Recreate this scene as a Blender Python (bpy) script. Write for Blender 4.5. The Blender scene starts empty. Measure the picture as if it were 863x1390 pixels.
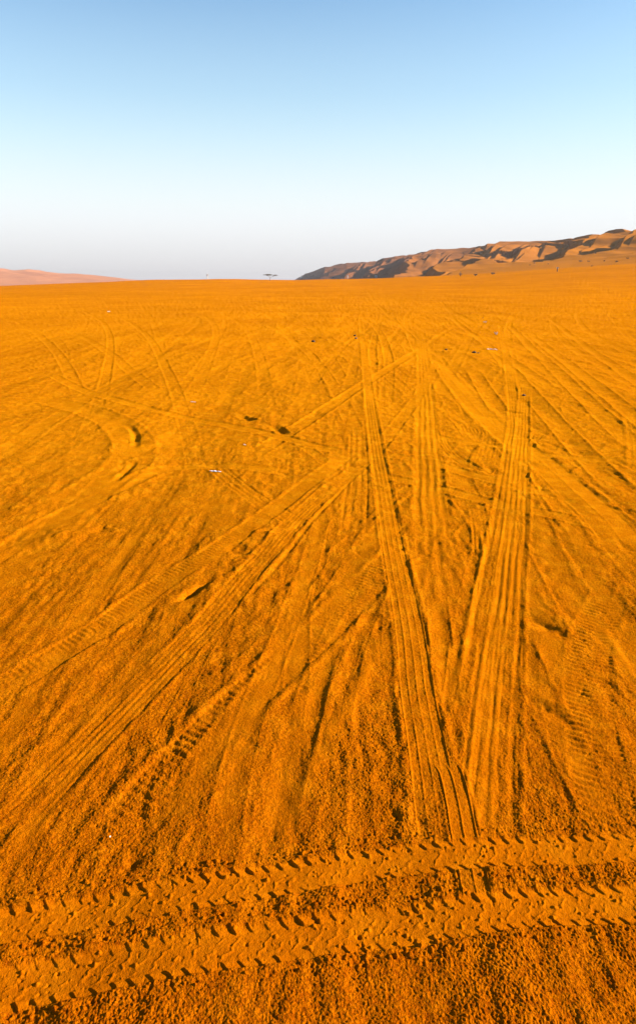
import bpy, math, random
import numpy as np

random.seed(7)
RNG = np.random.default_rng(11)
R = math.radians
S = bpy.context.scene
COL = S.collection

# ------------------------------------------------------------------ camera model
FPX, CU, CV = 936.0, 431.5, 650.0          # focal length and principal point, photo pixels (863 wide)
PITCH = math.atan((650 - 384) / FPX)
CAM_H = 2.2
cp, sp_ = math.cos(PITCH), math.sin(PITCH)

SUN_AZ = 90.0       # degrees to the right of the viewing direction (+Y)
SUN_EL = 23.0


def ray(u, v):
    x = (u - CU) / FPX
    y = -(v - CV) / FPX
    return np.array([x, cp + y * sp_, -sp_ + y * cp])


def elev(u, v):
    d = ray(u, v)
    return d[2] / math.hypot(d[0], d[1])       # tangent of the elevation


def azim(u, v=384.0):
    d = ray(u, v)
    return math.atan2(d[0], d[1])


def flat(u, v):
    d = ray(u, v)
    t = -CAM_H / d[2]
    return (d[0] * t, d[1] * t)


# ------------------------------------------------------------------ noise
def _hash(ix, iy, seed):
    h = (ix * 374761393 + iy * 668265263 + seed * 974634777) & 0xFFFFFFFF
    h = ((h ^ (h >> 13)) * 1274126177) & 0xFFFFFFFF
    h = h ^ (h >> 16)
    return h


def noise(x, y, seed=0):
    fx, fy = np.floor(x), np.floor(y)
    ix, iy = fx.astype(np.int64), fy.astype(np.int64)
    tx, ty = x - fx, y - fy
    ux = tx * tx * tx * (tx * (tx * 6 - 15) + 10)
    uy = ty * ty * ty * (ty * (ty * 6 - 15) + 10)

    def g(a, b, dx, dy):
        h = _hash(a, b, seed) * (2 * math.pi / 4294967296.0)
        return np.cos(h) * dx + np.sin(h) * dy
    n00 = g(ix, iy, tx, ty)
    n10 = g(ix + 1, iy, tx - 1, ty)
    n01 = g(ix, iy + 1, tx, ty - 1)
    n11 = g(ix + 1, iy + 1, tx - 1, ty - 1)
    a = n00 + ux * (n10 - n00)
    b = n01 + ux * (n11 - n01)
    return (a + uy * (b - a)) * 1.5


def sstep(a, b, x):
    t = np.clip((x - a) / (b - a), 0, 1)
    return t * t * (3 - 2 * t)


# ------------------------------------------------------------------ large form of the plain
_E_U = [-900, -300, 0, 100, 200, 300, 400, 520, 600, 660, 760, 863, 1300, 2400]
_E_V = [-4, -4, -3.5, 0, 4, 5, 4, 6, 9, 12, 17, 22, 30, 34]
_E_AZ = [azim(u) for u in _E_U]


def zbase(x, y):
    x = np.asarray(x, float); y = np.asarray(y, float)
    r = np.hypot(x, y); az = np.arctan2(x, y)
    e = np.interp(az, _E_AZ, _E_V)
    back = sstep(R(95), R(150), np.abs(az))
    e = e * (1 - back)
    RC = 560.0
    zc = (e + 0.0) / FPX * RC + 2.2
    z = zc * sstep(45, RC, r) ** 1.3
    left = 1 - sstep(R(-2), R(9), az)
    z = z - left * 14 * sstep(RC * 1.05, 2600, r)
    amp = sstep(25, 140, r)
    z = z + amp * (0.28 * noise(x / 45 + 3, y / 60, 5) + 0.10 * noise(x / 16, y / 22, 6)) * (1 - 0.5 * sstep(500, 2000, r))
    z = z + 0.045 * sstep(6, 30, r) * noise(x / 6.0, y / 9.0, 9)
    return z


def on_ground(u, v, dmax=3000):
    """ground point seen at photo pixel (u, v)"""
    d = ray(u, v); d = d / math.hypot(d[0], d[1])
    r = np.geomspace(1.0, dmax, 6000)
    zr = CAM_H + d[2] * r
    zg = zbase(d[0] * r, d[1] * r)
    k = np.nonzero(zr <= zg)[0]
    i = k[0] if len(k) else 5200
    return float(d[0] * r[i]), float(d[1] * r[i]), float(zg[i])


# ------------------------------------------------------------------ polar grid of the plain
vrow = np.arange(1460.0, 386.2, -0.85)
th = PITCH + np.arctan((vrow - CV) / FPX)
r_in = CAM_H / np.tan(th)
r_near = np.linspace(0.004, r_in[0], 60, endpoint=False)
r_far = np.geomspace(r_in[-1], 9000, 150)[1:]
RR = np.concatenate([r_near, r_in, r_far])
a_dense = np.arange(-40.0, 40.001, 0.07)
side = []
a = 40.0; st = 0.08
while a < 180 - st:
    st = min(st * 1.05, 2.5); a += st
    if a < 179.5:
        side.append(a)
AA = np.radians(np.concatenate([-np.array(side[::-1]), a_dense, np.array(side)]))
NR, NA = len(RR), len(AA)
X = RR[:, None] * np.sin(AA)[None, :]
Y = RR[:, None] * np.cos(AA)[None, :]
RG = np.broadcast_to(RR[:, None], X.shape)
AG = np.broadcast_to(AA[None, :], X.shape)
Hd = np.zeros_like(X)            # detail height
GR = np.ones_like(X)             # grain roughness (1 = loose sand, 0 = pressed)
DW = np.full(X.shape, 1e9); DC = np.zeros_like(X); DS = np.zeros_like(X)

print('grid', NR, NA)


def spline(pts, n=10):
    P = np.array(pts, float)
    P = np.vstack([2 * P[0] - P[1], P, 2 * P[-1] - P[-2]])
    out = []
    for i in range(1, len(P) - 2):
        p0, p1, p2, p3 = P[i - 1:i + 3]
        for k in range(n):
            t = k / n
            out.append(0.5 * ((2 * p1) + (-p0 + p2) * t + (2 * p0 - 5 * p1 + 4 * p2 - p3) * t * t + (-p0 + 3 * p1 - 3 * p2 + p3) * t ** 3))
    out.append(P[-2])
    return np.array(out)


def near_path(path, wid):
    """indices, signed offset and arc length of the grid points within wid of the path"""
    s0 = 0.0
    touched = []
    for i in range(len(path) - 1):
        p, q = path[i], path[i + 1]
        d = q - p; L = math.hypot(*d)
        if L < 1e-9:
            continue
        rp, rq = math.hypot(*p), math.hypot(*q)
        tm = max(0.0, min(1.0, -(p @ d) / (L * L)))
        rm = math.hypot(*(p + d * tm))
        r0, r1 = rm - wid, max(rp, rq) + wid
        i0, i1 = np.searchsorted(RR, max(r0, 0)), np.searchsorted(RR, r1)
        if rm < wid * 1.5:
            j0, j1 = 0, NA
        else:
            a0, a1 = math.atan2(p[0], p[1]), math.atan2(q[0], q[1])
            if abs(a0 - a1) > math.pi:
                s0 += L; continue
            m = math.asin(min(1, wid / rm)) + 0.002
            j0, j1 = np.searchsorted(AA, min(a0, a1) - m), np.searchsorted(AA, max(a0, a1) + m)
        if i1 > i0 and j1 > j0:
            sl = (slice(i0, i1), slice(j0, j1))
            ex, ey = X[sl] - p[0], Y[sl] - p[1]
            ux, uy = d / L
            t = ex * ux + ey * uy
            tc = np.clip(t, 0, L)
            dx, dy = ex - tc * ux, ey - tc * uy
            dd = np.hypot(dx, dy)
            up = (dd < DW[sl]) & (dd < wid)
            if up.any():
                c = ex * uy - ey * ux        # + = right of the direction of travel
                DW[sl] = np.where(up, dd, DW[sl])
                DC[sl] = np.where(up, np.sign(c) * dd, DC[sl])
                DS[sl] = np.where(up, s0 + t, DS[sl])
                ii, jj = np.nonzero(up)
                touched.append((ii + i0) * NA + jj + j0)
        s0 += L
    if not touched:
        return None
    idx = np.unique(np.concatenate(touched))
    f = DW.reshape(-1)
    c, s = DC.reshape(-1)[idx].copy(), DS.reshape(-1)[idx].copy()
    f[idx] = 1e9
    return idx, c, s, s0


Hf, Gf = Hd.reshape(-1), GR.reshape(-1)
Rf_ = RG.reshape(-1)
Xf, Yf = X.reshape(-1), Y.reshape(-1)


KT = 0.52


def lay(path, kind, width, depth=0.012, berm=0.010, n=5, amp=0.006, pitch=0.05, flatk=0.85, smooth=0.6,
        fade=0.12, seed=0, broken=0.0, onesided=0.0, keep=None):
    """press one tyre's track into the sand"""
    hw = width / 2
    path = np.asarray(path, float)
    got = near_path(path, hw * 1.9)
    if got is None:
        return
    idx, c, s, L = got
    rr = Rf_[idx]
    a = np.abs(c) / hw
    env = sstep(0, fade * L + 1e-6, s) * (1 - sstep(L * (1 - fade), L, s))
    if broken > 0:
        env = env * sstep(-broken, broken * 0.4, 0.35 + noise(s / 0.9 + seed * 3.1, s * 0 + seed, 21))
    if keep:
        env = env * (0.22 + 0.78 * sstep(keep[0], keep[1], rr))
    core = 1 - sstep(0.92, 1.08, a)
    if kind == 'smooth':
        core = np.exp(-(a / 0.80) ** 2.2)
    rim = np.exp(-((a - 1.22) / 0.17) ** 2)
    wob = 1 + 0.7 * noise(s / 0.11, c / 0.06 + seed, 31) * (rr < 25)
    h = -depth * core + berm * rim * wob
    if onesided:
        h = h + onesided * np.exp(-((np.sign(onesided) * c / hw - 1.2) / 0.2) ** 2) * wob * (1 if onesided > 0 else -1)
    if kind == 'ribs':
        cw = c + 0.10 * hw * noise(s / 0.8, s * 0 + seed * 1.7, 33) + 0.05 * hw * noise(s / 0.16, c / 0.03, 34)
        k = np.cos(math.pi * n * cw / hw)
        k = np.sign(k) * np.abs(k) ** 0.8
        h = h + amp * k * core * np.clip(0.75 + 0.9 * noise(s / 0.7, c / (0.4 * hw) + seed, 35) + 0.5 * noise(s / 0.12, c / 0.03, 36), 0.05, 1.5)
    elif kind == 'ridges':
        for j in range(n):
            cj = -0.96 + 1.92 * j / (n - 1)
            sg = max(0.028, 0) * np.maximum(1, rr / 6.0)
            h = h + amp * np.exp(-((c / hw - cj - 0.03 * noise(s / 0.5, s * 0 + j, 41)) / sg / 1.6) ** 2) * (0.75 + 0.5 * noise(s / 0.35, s * 0 + j * 7.7, 43)) * (1.5 if j in (0, n - 1) else 1)
    elif kind == 'bars':
        ph = s / pitch + 0.25 * np.sign(c) + 0.5 * np.abs(c) / hw
        h = h + amp * np.sin(2 * math.pi * ph) * core * (1 - 0.6 * np.exp(-(c / hw / 0.15) ** 2)) * (0.8 + 0.8 * noise(s / 0.2, c / 0.1, 47)) * (rr < 30)
    elif kind == 'lugs':
        cc = c / hw + 0.10 * noise(s / 0.09, c / 0.05 + seed * 9, 50)
        wv = noise(s / 0.33, cc * 1.1 + seed, 51)
        # shoulder lugs: a ramp that falls toward the sun and a sharp wall at its back
        sh = sstep(0.56, 0.68, a) * (1 - sstep(1.00, 1.14, a))
        curve = np.where(cc > 0, 0.9 - 0.75 * (1.05 - np.clip(cc, 0, 1.05)) ** 1.7 / 0.45, cc * 0.9)
        ph = (s - 0.62 * hw * curve * 1.15) / pitch + 0.10 * wv
        fr = ph - np.floor(ph)
        kk = np.floor(ph)
        var = (0.65 + 0.7 * (_hash(kk.astype(np.int64), (cc > 0).astype(np.int64), 5 + seed) / 4294967296.0))
        saw = np.where(fr < 0.10, fr / 0.10, (1 - fr) / 0.90) ** 1.3
        h = h + amp * var * (saw - 0.25) * sh * np.where(cc < 0, 1.25, 0.9) * np.clip(0.95 + 0.9 * noise(s / 0.16, cc * 0.7 + seed, 58), 0.15, 1.5)
        # centre blocks: faint counter-slanted strokes and little studs
        ce = 1 - sstep(0.42, 0.58, a)
        ph2 = (s + 0.85 * hw * cc) / (pitch * 1.0) + 0.3
        f2 = ph2 - np.floor(ph2)
        h = h + 0.55 * amp * np.exp(-((f2 - 0.5 + 0.25 * noise(s / 0.04, c / 0.02, 52)) / 0.10) ** 2) * ce * sstep(-0.35, 0.15, noise(s / 0.06, cc * 2.2, 53))
        st = noise(s / 0.021, c / 0.021, 57)
        h = h + 0.40 * amp * sstep(0.60, 0.72, st) * sstep(1.15, 1.0, a)
        h = h - 0.4 * amp * sstep(0.6, 0.75, noise(s / 0.024, c / 0.024, 59)) * core
    ks = KT * np.where(rr < 12, 1.0, 1.0 - 0.1 * sstep(12, 18, rr) + 1.1 * sstep(22, 70, rr)) if kind != 'lugs' else 0.55
    Hf[idx] = Hf[idx] * (1 - flatk * core * env) + h * env * ks
    Gf[idx] = Gf[idx] * (1 - smooth * core * env)


def blob(u, v, rx, ry, ang, h, rough=0.4, sharp=1.0):
    """mound (h > 0) or hollow (h < 0) at photo pixel (u, v); rx, ry in metres"""
    x, y = flat(u, v)
    rm = max(rx, ry) * 2.2
    r0 = math.hypot(x, y); az = math.atan2(x, y)
    i0, i1 = np.searchsorted(RR, r0 - rm), np.searchsorted(RR, r0 + rm)
    m = rm / r0
    j0, j1 = np.searchsorted(AA, az - m), np.searchsorted(AA, az + m)
    sl = (slice(i0, i1), slice(j0, j1))
    ex, ey = X[sl] - x, Y[sl] - y
    ca, sa = math.cos(ang), math.sin(ang)
    p, q = (ex * ca + ey * sa) / rx, (-ex * sa + ey * ca) / ry
    d = p * p + q * q
    w = np.exp(-d ** sharp)
    Hd[sl] += 0.40 * h * w * (1 + rough * noise(X[sl] / (rm * 0.16), Y[sl] / (rm * 0.16), 61))


def px(*pts):
    return spline([flat(u, v) for u, v in pts], 8)


# ---- wind- and wheel-smoothed unevenness, drawn out along the valley
lod = lambda a, b: 1 - sstep(a, b, RG)
Hb = 0.012 * noise(X / 0.42 + 0.3 * noise(X / 3, Y / 4, 1), Y / 3.2, 2) * lod(40, 120)
Hb += 0.030 * noise(X / 1.5, Y / 7.5, 3) * lod(120, 300)
Hd += 0.005 * noise(X / 0.13, Y / 1.1, 4) * lod(12, 30)
Hd += 0.0055 * noise(X / 0.12 + 0.5 * noise(X / 0.8, Y / 1.2, 17), Y / 1.5, 16) * lod(10, 22)
Hd += 0.0046 * noise(X / 0.055 + 0.4 * noise(X / 0.4, Y / 0.5, 15), Y / 0.7, 14) * lod(6, 14)
Hb += 0.05 * noise(X / 4.2, Y / 19, 8) * lod(300, 500)
Hd += 0.005 * noise(X / 0.5, Y / 0.6, 10) * lod(20, 60)

# ---- old wheel tracks all over the plain, mostly along the valley, in pairs
for k in range(330):
    y0 = -4
    hd = R(RNG.normal(3, 9)) if k % 4 else R(RNG.choice([-1, 1]) * RNG.uniform(20, 75))
    far = RNG.uniform(0, 1) ** 1.3
    xs = RNG.uniform(-1, 1) * (6 + 120 * far)
    if k % 4 == 0:
        y0 = RNG.uniform(4, 90); xs = RNG.uniform(-0.5, 0.5) * y0
    cur = RNG.normal(0, 0.0035) if k % 3 else RNG.normal(0, 0.012)
    P = np.array([xs, y0]); pts = [P.copy()]; h_ = hd
    ln = RNG.uniform(25, 320) if k % 4 else RNG.uniform(8, 60)
    tot = 0
    while tot < ln:
        stp = max(0.35, 0.09 * math.hypot(*P)); stp = min(stp, 8)
        h_ += cur * stp + RNG.normal(0, 0.004) * stp ** 0.5
        P = P + stp * np.array([math.sin(h_), math.cos(h_)]); pts.append(P.copy()); tot += stp
    pts = np.array(pts)
    tg = np.gradient(pts, axis=0); tg /= np.linalg.norm(tg, axis=1)[:, None]
    nrm = np.stack([tg[:, 1], -tg[:, 0]], 1)
    w = RNG.uniform(0.2, 0.34)
    kind = RNG.choice(['ribs', 'smooth', 'bars', 'ridges'])
    dp = RNG.uniform(0.005, 0.020); bm = RNG.uniform(0.004, 0.017)
    for o in (-0.76, 0.76):
        lay(pts + nrm * o, kind, w, dp, bm, n=int(RNG.integers(3, 6)), amp=RNG.uniform(0.002, 0.005), pitch=0.07,
            flatk=0.6, smooth=0.25, seed=k, broken=0.5, keep=(9, 22))

# ---- single narrow streaks near the camera, running away from it
for k in range(46):
    u0 = RNG.uniform(-80, 950)
    x0, yy0 = flat(u0, RNG.uniform(1000, 1330))
    hd = R(RNG.normal(2, 7)); ln = RNG.uniform(2.0, 9)
    pts = [(x0 + math.sin(hd + 0.03 * j) * ln * j / 8, yy0 + math.cos(hd + 0.03 * j) * ln * j / 8) for j in range(9)]
    lay(np.array(pts), 'smooth', RNG.uniform(0.05, 0.16), RNG.uniform(0.003, 0.009), RNG.uniform(0.001, 0.005),
        flatk=0.2, smooth=0.0, fade=0.35, seed=k + 300)

# ---- short crossing pieces in the middle distance
for k in range(110):
    u0, v0 = RNG.uniform(-20, 880), RNG.uniform(430, 760)
    x0, yy0 = flat(u0, v0)
    lf = 0.18 if u0 < 470 else 1.0
    hd = R(RNG.normal(0, 38)); ln = RNG.uniform(1.2, 7); cv = RNG.normal(0, 0.05)
    pts = [np.array([x0, yy0])]; h_ = hd
    for j in range(12):
        h_ += cv * ln / 12 * 2
        pts.append(pts[-1] + ln / 12 * np.array([math.sin(h_), math.cos(h_)]))
    lay(np.array(pts), RNG.choice(['ribs', 'ridges', 'smooth', 'bars']), RNG.uniform(0.14, 0.26), lf * RNG.uniform(0.003, 0.010), lf * RNG.uniform(0.003, 0.010),
        n=int(RNG.integers(3, 6)), amp=lf * RNG.uniform(0.003, 0.007), pitch=0.08, flatk=0.5, smooth=0.2, fade=0.25, seed=k + 500)

# ---- the tracks one can follow in the photograph (older first)
lay(px((640, 372), (735, 387), (800, 406), (880, 436)), 'smooth', 1.1, 0.05, 0.07, smooth=0.2)
lay(px((716, 398), (728, 388), (760, 386), (863, 412), (960, 440)), 'smooth', 0.9, 0.05, 0.07, smooth=0.2)
for q in ((690, 440, 905, 640), (720, 452, 960, 640), (664, 470, 880, 700), (610, 430, 800, 560), (640, 500, 860, 800),
          (742, 430, 930, 560), (590, 405, 700, 470), (560, 388, 680, 460)):
    lay(px((q[0], q[1]), ((q[0] + q[2]) / 2 - 8, (q[1] + q[3]) / 2 - 2), (q[2], q[3])), 'smooth', 0.30, 0.022, 0.018, smooth=0.3, seed=q[0])
lay(px((480, 380), (500, 400), (530, 430), (560, 465), (640, 530), (720, 600)), 'ribs', 0.3, 0.02, 0.02, amp=0.004, n=3)
lay(px((620, 440), (560, 480), (480, 530), (400, 580), (300, 640)), 'ribs', 0.26, 0.02, 0.02, amp=0.004, n=3)
lay(px((490, 590), (573, 589), (620, 597), (690, 607), (760, 618), (900, 630)), 'ridges', 0.22, 0.014, 0.014, amp=0.006, n=4)
lay(px((60, 505), (120, 530), (200, 553), (300, 572), (380, 590), (430, 603), (510, 622)), 'ridges', 0.26, 0.02, 0.016, amp=0.008, n=4)
lay(px((-40, 640), (60, 575), (150, 520), (210, 490), (300, 455)), 'smooth', 0.3, 0.016, 0.012)
lay(px((490, 612), (573, 624), (650, 645), (711, 661), (791, 679), (880, 712)), 'ridges', 0.22, 0.012, 0.014, amp=0.007, n=4)
lay(px((495, 638), (573, 655), (640, 672), (690, 685), (750, 697), (808, 712), (880, 738)), 'ridges', 0.21, 0.014, 0.016, amp=0.009, n=4)
lay(px((420, 642), (330, 631), (260, 628), (212, 635), (150, 664), (100, 687), (50, 713), (-60, 785)), 'ridges', 0.26, 0.014, 0.012, amp=0.008, n=3)
lay(px((40, 535), (100, 550), (145, 566), (170, 582), (181, 600), (176, 622), (160, 638), (132, 655), (90, 678), (30, 712)), 'smooth', 0.50, 0.028, 0.016, fade=0.2)
lay(px((480, 608), (430, 645), (400, 668), (340, 713), (289, 748), (215, 791), (140, 846), (60, 895), (0, 932), (-80, 975)), 'bars', 0.22, 0.010, 0.008, amp=0.005, pitch=0.045, seed=3)
lay(px((560, 735), (530, 760), (470, 822), (420, 872), (350, 932), (290, 990), (230, 1052), (170, 1122), (120, 1185)), 'bars', 0.27, 0.014, 0.010, amp=0.0055, pitch=0.048, seed=5, flatk=0.6, smooth=0.2)
lay(px((520, 700), (480, 770), (430, 850), (340, 960), (260, 1070), (200, 1147), (150, 1205)), 'smooth', 0.2, 0.0154, 0.006, seed=7)
lay(px((440, 690), (425, 745), (408, 810), (404, 880), (400, 965)), 'smooth', 0.125, 0.0112, 0.0048, seed=8)
lay(px((420, 760), (385, 860), (345, 960), (312, 1080), (300, 1180)), 'smooth', 0.125, 0.0112, 0.0048, seed=9)
lay(px((520, 860), (485, 935), (440, 1010), (400, 1092), (370, 1160)), 'smooth', 0.112, -0.0091, 0, seed=10, flatk=0.2)
lay(px((470, 830), (420, 960), (385, 1060), (366, 1165)), 'smooth', 0.163, 0.0154, 0.0048, seed=11, flatk=0.3)
lay(px((250, 890), (130, 1010), (60, 1100), (0, 1190)), 'smooth', 0.125, 0.007, 0.0036, seed=12, flatk=0.3)
lay(px((200, 700), (100, 850), (20, 980), (-40, 1080)), 'smooth', 0.15, 0.0098, 0.0036, seed=13, flatk=0.3)
lay(px((280, 780), (190, 900), (90, 1000), (10, 1090)), 'smooth', 0.15, 0.0084, 0.0036, seed=14, flatk=0.3)
lay(px((160, 640), (70, 720), (-30, 810)), 'smooth', 0.375, 0.014, 0.006, seed=15)
# right-hand fan
lay(px((700, 650), (730, 718), (775, 800), (822, 855), (900, 930)), 'smooth', 0.25, 0.0084, 0.00504, seed=16)
lay(px((690, 740), (715, 790), (740, 850), (765, 905), (800, 1000)), 'smooth', 0.25, 0.0126, 0.00504, seed=17)
lay(px((700, 860), (735, 935), (760, 985), (792, 1048), (830, 1120)), 'smooth', 0.163, 0.0118, 0.00504, seed=18)
lay(px((765, 700), (800, 770), (850, 850), (920, 950)), 'smooth', 0.225, 0.0084, 0.00432, seed=19)
lay(px((830, 800), (805, 860), (800, 940), (815, 1040), (835, 1130), (850, 1210)), 'bars', 0.24, 0.006, 0.004, amp=0.006, pitch=0.046, seed=20, flatk=0.6, smooth=0.2)
lay(px((815, 840), (850, 900), (900, 990)), 'smooth', 0.1, -0.0098, 0, seed=22, flatk=0.2)
lay(px((600, 500), (640, 545), (690, 592), (735, 625), (782, 668), (822, 706), (870, 765), (930, 830)), 'ridges', 0.42, 0.014, 0.010, amp=0.006, n=3, seed=23, smooth=0.75)
lay(px((172, 574), (182, 584), (184, 596), (182, 608)), 'smooth', 0.13, 0.07, 0.006, smooth=0.3, seed=51, fade=0.25)
lay(px((184, 620), (176, 631), (166, 641), (150, 652)), 'smooth', 0.11, 0.06, 0.006, smooth=0.3, seed=52, fade=0.25)
lay(px((368, 574), (378, 580), (388, 587)), 'smooth', 0.20, 0.07, 0.02, smooth=0.3, seed=53, fade=0.3)
lay(px((322, 561), (332, 564), (345, 568)), 'smooth', 0.2, 0.06, 0.04, smooth=0.3, seed=54, fade=0.3)
# rutted middle strip
lay(px((570, 440), (575, 500), (580, 600), (586, 700), (592, 800), (600, 900), (609, 965)), 'ribs', 0.34, 0.010, 0.008, n=4, amp=0.006, seed=24)
lay(px((592, 800), (600, 880), (607, 940), (612, 985)), 'smooth', 0.125, 0.021, 0.0084, seed=25, fade=0.2)
lay(px((622, 860), (618, 910), (612, 960)), 'smooth', 0.0875, 0.0168, 0.006, seed=26, fade=0.3)
lay(px((640, 700), (655, 740), (645, 790), (632, 850), (627, 935), (620, 990)), 'smooth', 0.0625, -0.0112, 0, seed=27, flatk=0.0)
# right bundle of ribbed tracks
lay(px((678, 440), (690, 500), (698, 560), (695, 604), (684, 690), (668, 790), (655, 880), (641, 960), (634, 1020), (628, 1080), (622, 1140)), 'ribs', 0.20, 0.012, 0.010, n=4, amp=0.0045, fade=0.05, seed=28, smooth=0.4)
lay(px((712, 520), (708, 604), (703, 690), (693, 780), (686, 880), (677, 980), (672, 1060), (668, 1150), (664, 1210)), 'ribs', 0.20, 0.010, 0.010, n=4, amp=0.0050, fade=0.05, seed=29, smooth=0.4)
lay(px((702, 600), (690, 720), (678, 820), (664, 920), (655, 1000), (650, 1080), (648, 1130), (646, 1180)), 'ribs', 0.16, 0.006, 0.004, n=3, amp=0.0045, fade=0.05, seed=30, flatk=0.5)
# long diagonal track
lay(px((604, 455), (592, 490), (570, 532), (540, 575), (512, 609), (470, 645), (430, 677), (395, 712), (358, 755), (325, 793), (288, 838), (240, 888), (165, 962), (110, 1018), (55, 1075), (0, 1130), (-70, 1200)),
    'ribs', 0.20, 0.009, 0.007, n=5, amp=0.0036, seed=31, fade=0.03, smooth=0.3)
lay(px((488, 636), (455, 672), (419, 711), (371, 774), (324, 820)), 'smooth', 0.05, 0.016, 0.006, seed=32, fade=0.2, broken=0.4)
# fresh narrow track down the middle
lay(px((488, 430), (493, 470), (500, 530), (510, 600), (519, 650), (527, 700), (534, 740), (546, 800), (557, 860), (566, 935), (577, 1000), (588, 1064), (597, 1128), (606, 1180), (615, 1240)),
    'ridges', 0.195, 0.012, 0.010, n=5, amp=0.0085, seed=33, fade=0.02, smooth=0.55)
lay(px((600, 1030), (612, 1050), (622, 1090), (630, 1135), (641, 1185), (655, 1250)), 'ridges', 0.11, 0.006, 0.006, n=3, amp=0.009, seed=34, smooth=0.5)

# ---- local holes, kicked-up lips, pits (photo pixel, size in metres)
blob(262, 802, 0.042, 0.15, R(-33), -0.13, 0.3, 1.2)
blob(285, 801, 0.07, 0.16, R(-30), 0.030, 0.5)
blob(275, 798, 0.035, 0.14, R(-33), 0.05, 0.3)
for (u, v, rx, ry, an, h) in [
        (181, 592, .10, .35, 0, -.05), (196, 594, .25, .5, 0, .06), (188, 638, .2, .4, -50, .05),
        (381, 581, .14, .2, 40, -.05), (394, 579, .2, .25, 30, .05), (337, 564, .2, .2, 20, -.04),
        (290, 550, .14, .2, 0, -.04), (117, 557, .25, .2, 30, -.045), (128, 556, .3, .2, 0, .035), (427, 560, .14, .25, 0, -.05),
        (353, 731, .08, .12, -35, -.03), (362, 727, .08, .12, -35, .025), (515, 848, .06, .10, 0, -.03), (524, 838, .07, .12, 0, .022),
        (528, 598, .03, .25, -45, -.04), (634, 747, .09, .14, -10, -.03), (642, 742, .09, .16, -10, .028),
        (741, 845, .06, .16, 25, -.04), (760, 838, .09, .20, 20, .028), (765, 830, .07, .14, 20, .02),
        (748, 960, .04, .14, 28, -.028), (765, 955, .06, .2, 28, .02), (537, 1108, .02, .05, 0, -.022), (546, 1106, .022, .07, 0, .012),
        (368, 1148, .03, .07, 0, -.018), (380, 1148, .04, .08, 0, .010), (178, 1172, .03, .09, -40, -.02), (193, 1176, .04, .09, -40, .014),
        (776, 600, .12, .2, 0, -.05), (784, 598, .15, .2, 0, .04), (783, 612, .1, .15, 0, -.04), (836, 628, .15, .25, 25, -.05), (848, 626, .2, .3, 25, .035),
        (720, 592, .10, .12, 60, -.05), (716, 627, .10, .12, 40, -.05), (724, 625, .10, .12, 40, .03), (670, 640, .10, .12, -20, -.045), (677, 637, .07, .12, 0, .04),
        (710, 705, .10, .10, 0, -.02), (711, 672, .04, .10, 0, -.028), (688, 555, .06, .5, 30, -.04),
        (826, 420, .5, 1.5, 20, -.1), (425, 462, .5, .5, 0, -.09), (432, 461, .5, .6, 0, .09), (482, 454, .4, .4, 0, -.08), (488, 453, .5, .5, 0, .09),
        (500, 459, .3, .3, 0, -.05), (455, 457, .8, .3, 0, .06), (395, 458, .7, .3, 0, .05), (534, 475, .25, .6, 60, -.06), (606, 473, .25, .4, 50, -.09), (612, 471, .3, .4, 50, .06),
        (645, 478, .2, .3, 40, -.07), (650, 477, .2, .3, 40, .05), (850, 693, .04, .06, 0, -.03), (856, 692, .04, .06, 0, .03)]:
    blob(u, v, rx, ry, R(an), h, 0.6)

# ---- a row of dug sand across the valley at about 40 m, and small scuffs scattered over the near 60 m
for k in range(70):
    u = RNG.uniform(385, 560); v = 455 + RNG.normal(0, 3)
    blob(u, v, RNG.uniform(.12, .35), RNG.uniform(.15, .5), RNG.uniform(-1, 1), RNG.choice([-1, 1]) * RNG.uniform(.02, .06), 0.6)
for k in range(420):
    u = RNG.uniform(-30, 890); v = 420 + 700 * RNG.uniform(0, 1) ** 1.7
    sc = RNG.uniform(.5, 1.4)
    if v > 760:
        sc *= 0.35
    blob(u, v, .08 * sc, .16 * sc, RNG.uniform(-.9, .9), RNG.choice([-1, -1, 1]) * RNG.uniform(.010, .034) * sc, 0.8)

# ---- loose grain, before the newest track presses it flat
g1 = noise(X / 0.016, Y / 0.016, 71); g2 = noise(X / 0.034, Y / 0.040, 72); g3 = noise(X / 0.0085, Y / 0.0085, 73)
gm = (0.8 + 0.5 * noise(X / 0.5, Y / 0.9, 74)) * (1 + 0.12 * lod(1.5, 5))
Hd += GR * gm * (0.0024 * g1 * lod(4, 9) + 0.0018 * g2 * lod(9, 18) + 0.0034 * g3 * lod(2.8, 5) + 0.007 * noise(X / 0.10, Y / 0.13, 76) * lod(16, 40) + 0.0035 * noise(X / 0.045, Y / 0.07, 78) * lod(12, 24))
GRK = GR.copy(); GR[:] = 1.0

# ---- the two fresh lugged tracks across the foreground
LUGA = px((-160, 1290), (-60, 1264), (60, 1243), (140, 1232), (240, 1216), (297, 1208), (400, 1191), (500, 1174), (575, 1165), (700, 1154), (858, 1145), (1000, 1139), (1200, 1137))
LUGB = px((-160, 1372), (0, 1338), (120, 1318), (250, 1297), (400, 1275), (471, 1264), (559, 1256), (593, 1250), (650, 1241), (711, 1232), (780, 1227), (863, 1222), (1000, 1214), (1200, 1210))
def extend(p, d):
    a_, b_ = p[0] - p[1], p[-1] - p[-2]
    return np.vstack([[p[0] + a_ / np.linalg.norm(a_) * k for k in np.arange(d, 0, -0.3)], p, [p[-1] + b_ / np.linalg.norm(b_) * k for k in np.arange(0.3, d, 0.3)]])


LUGA, LUGB = extend(LUGA, 6.0), extend(LUGB, 6.0)
lay(LUGA, 'lugs', 0.145, 0.016, 0.006, amp=0.0105, pitch=0.058, flatk=0.93, seed=1, fade=0.02)
lay(LUGB, 'lugs', 0.158, 0.016, 0.006, amp=0.0105, pitch=0.060, flatk=0.93, seed=2, fade=0.02)
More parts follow.
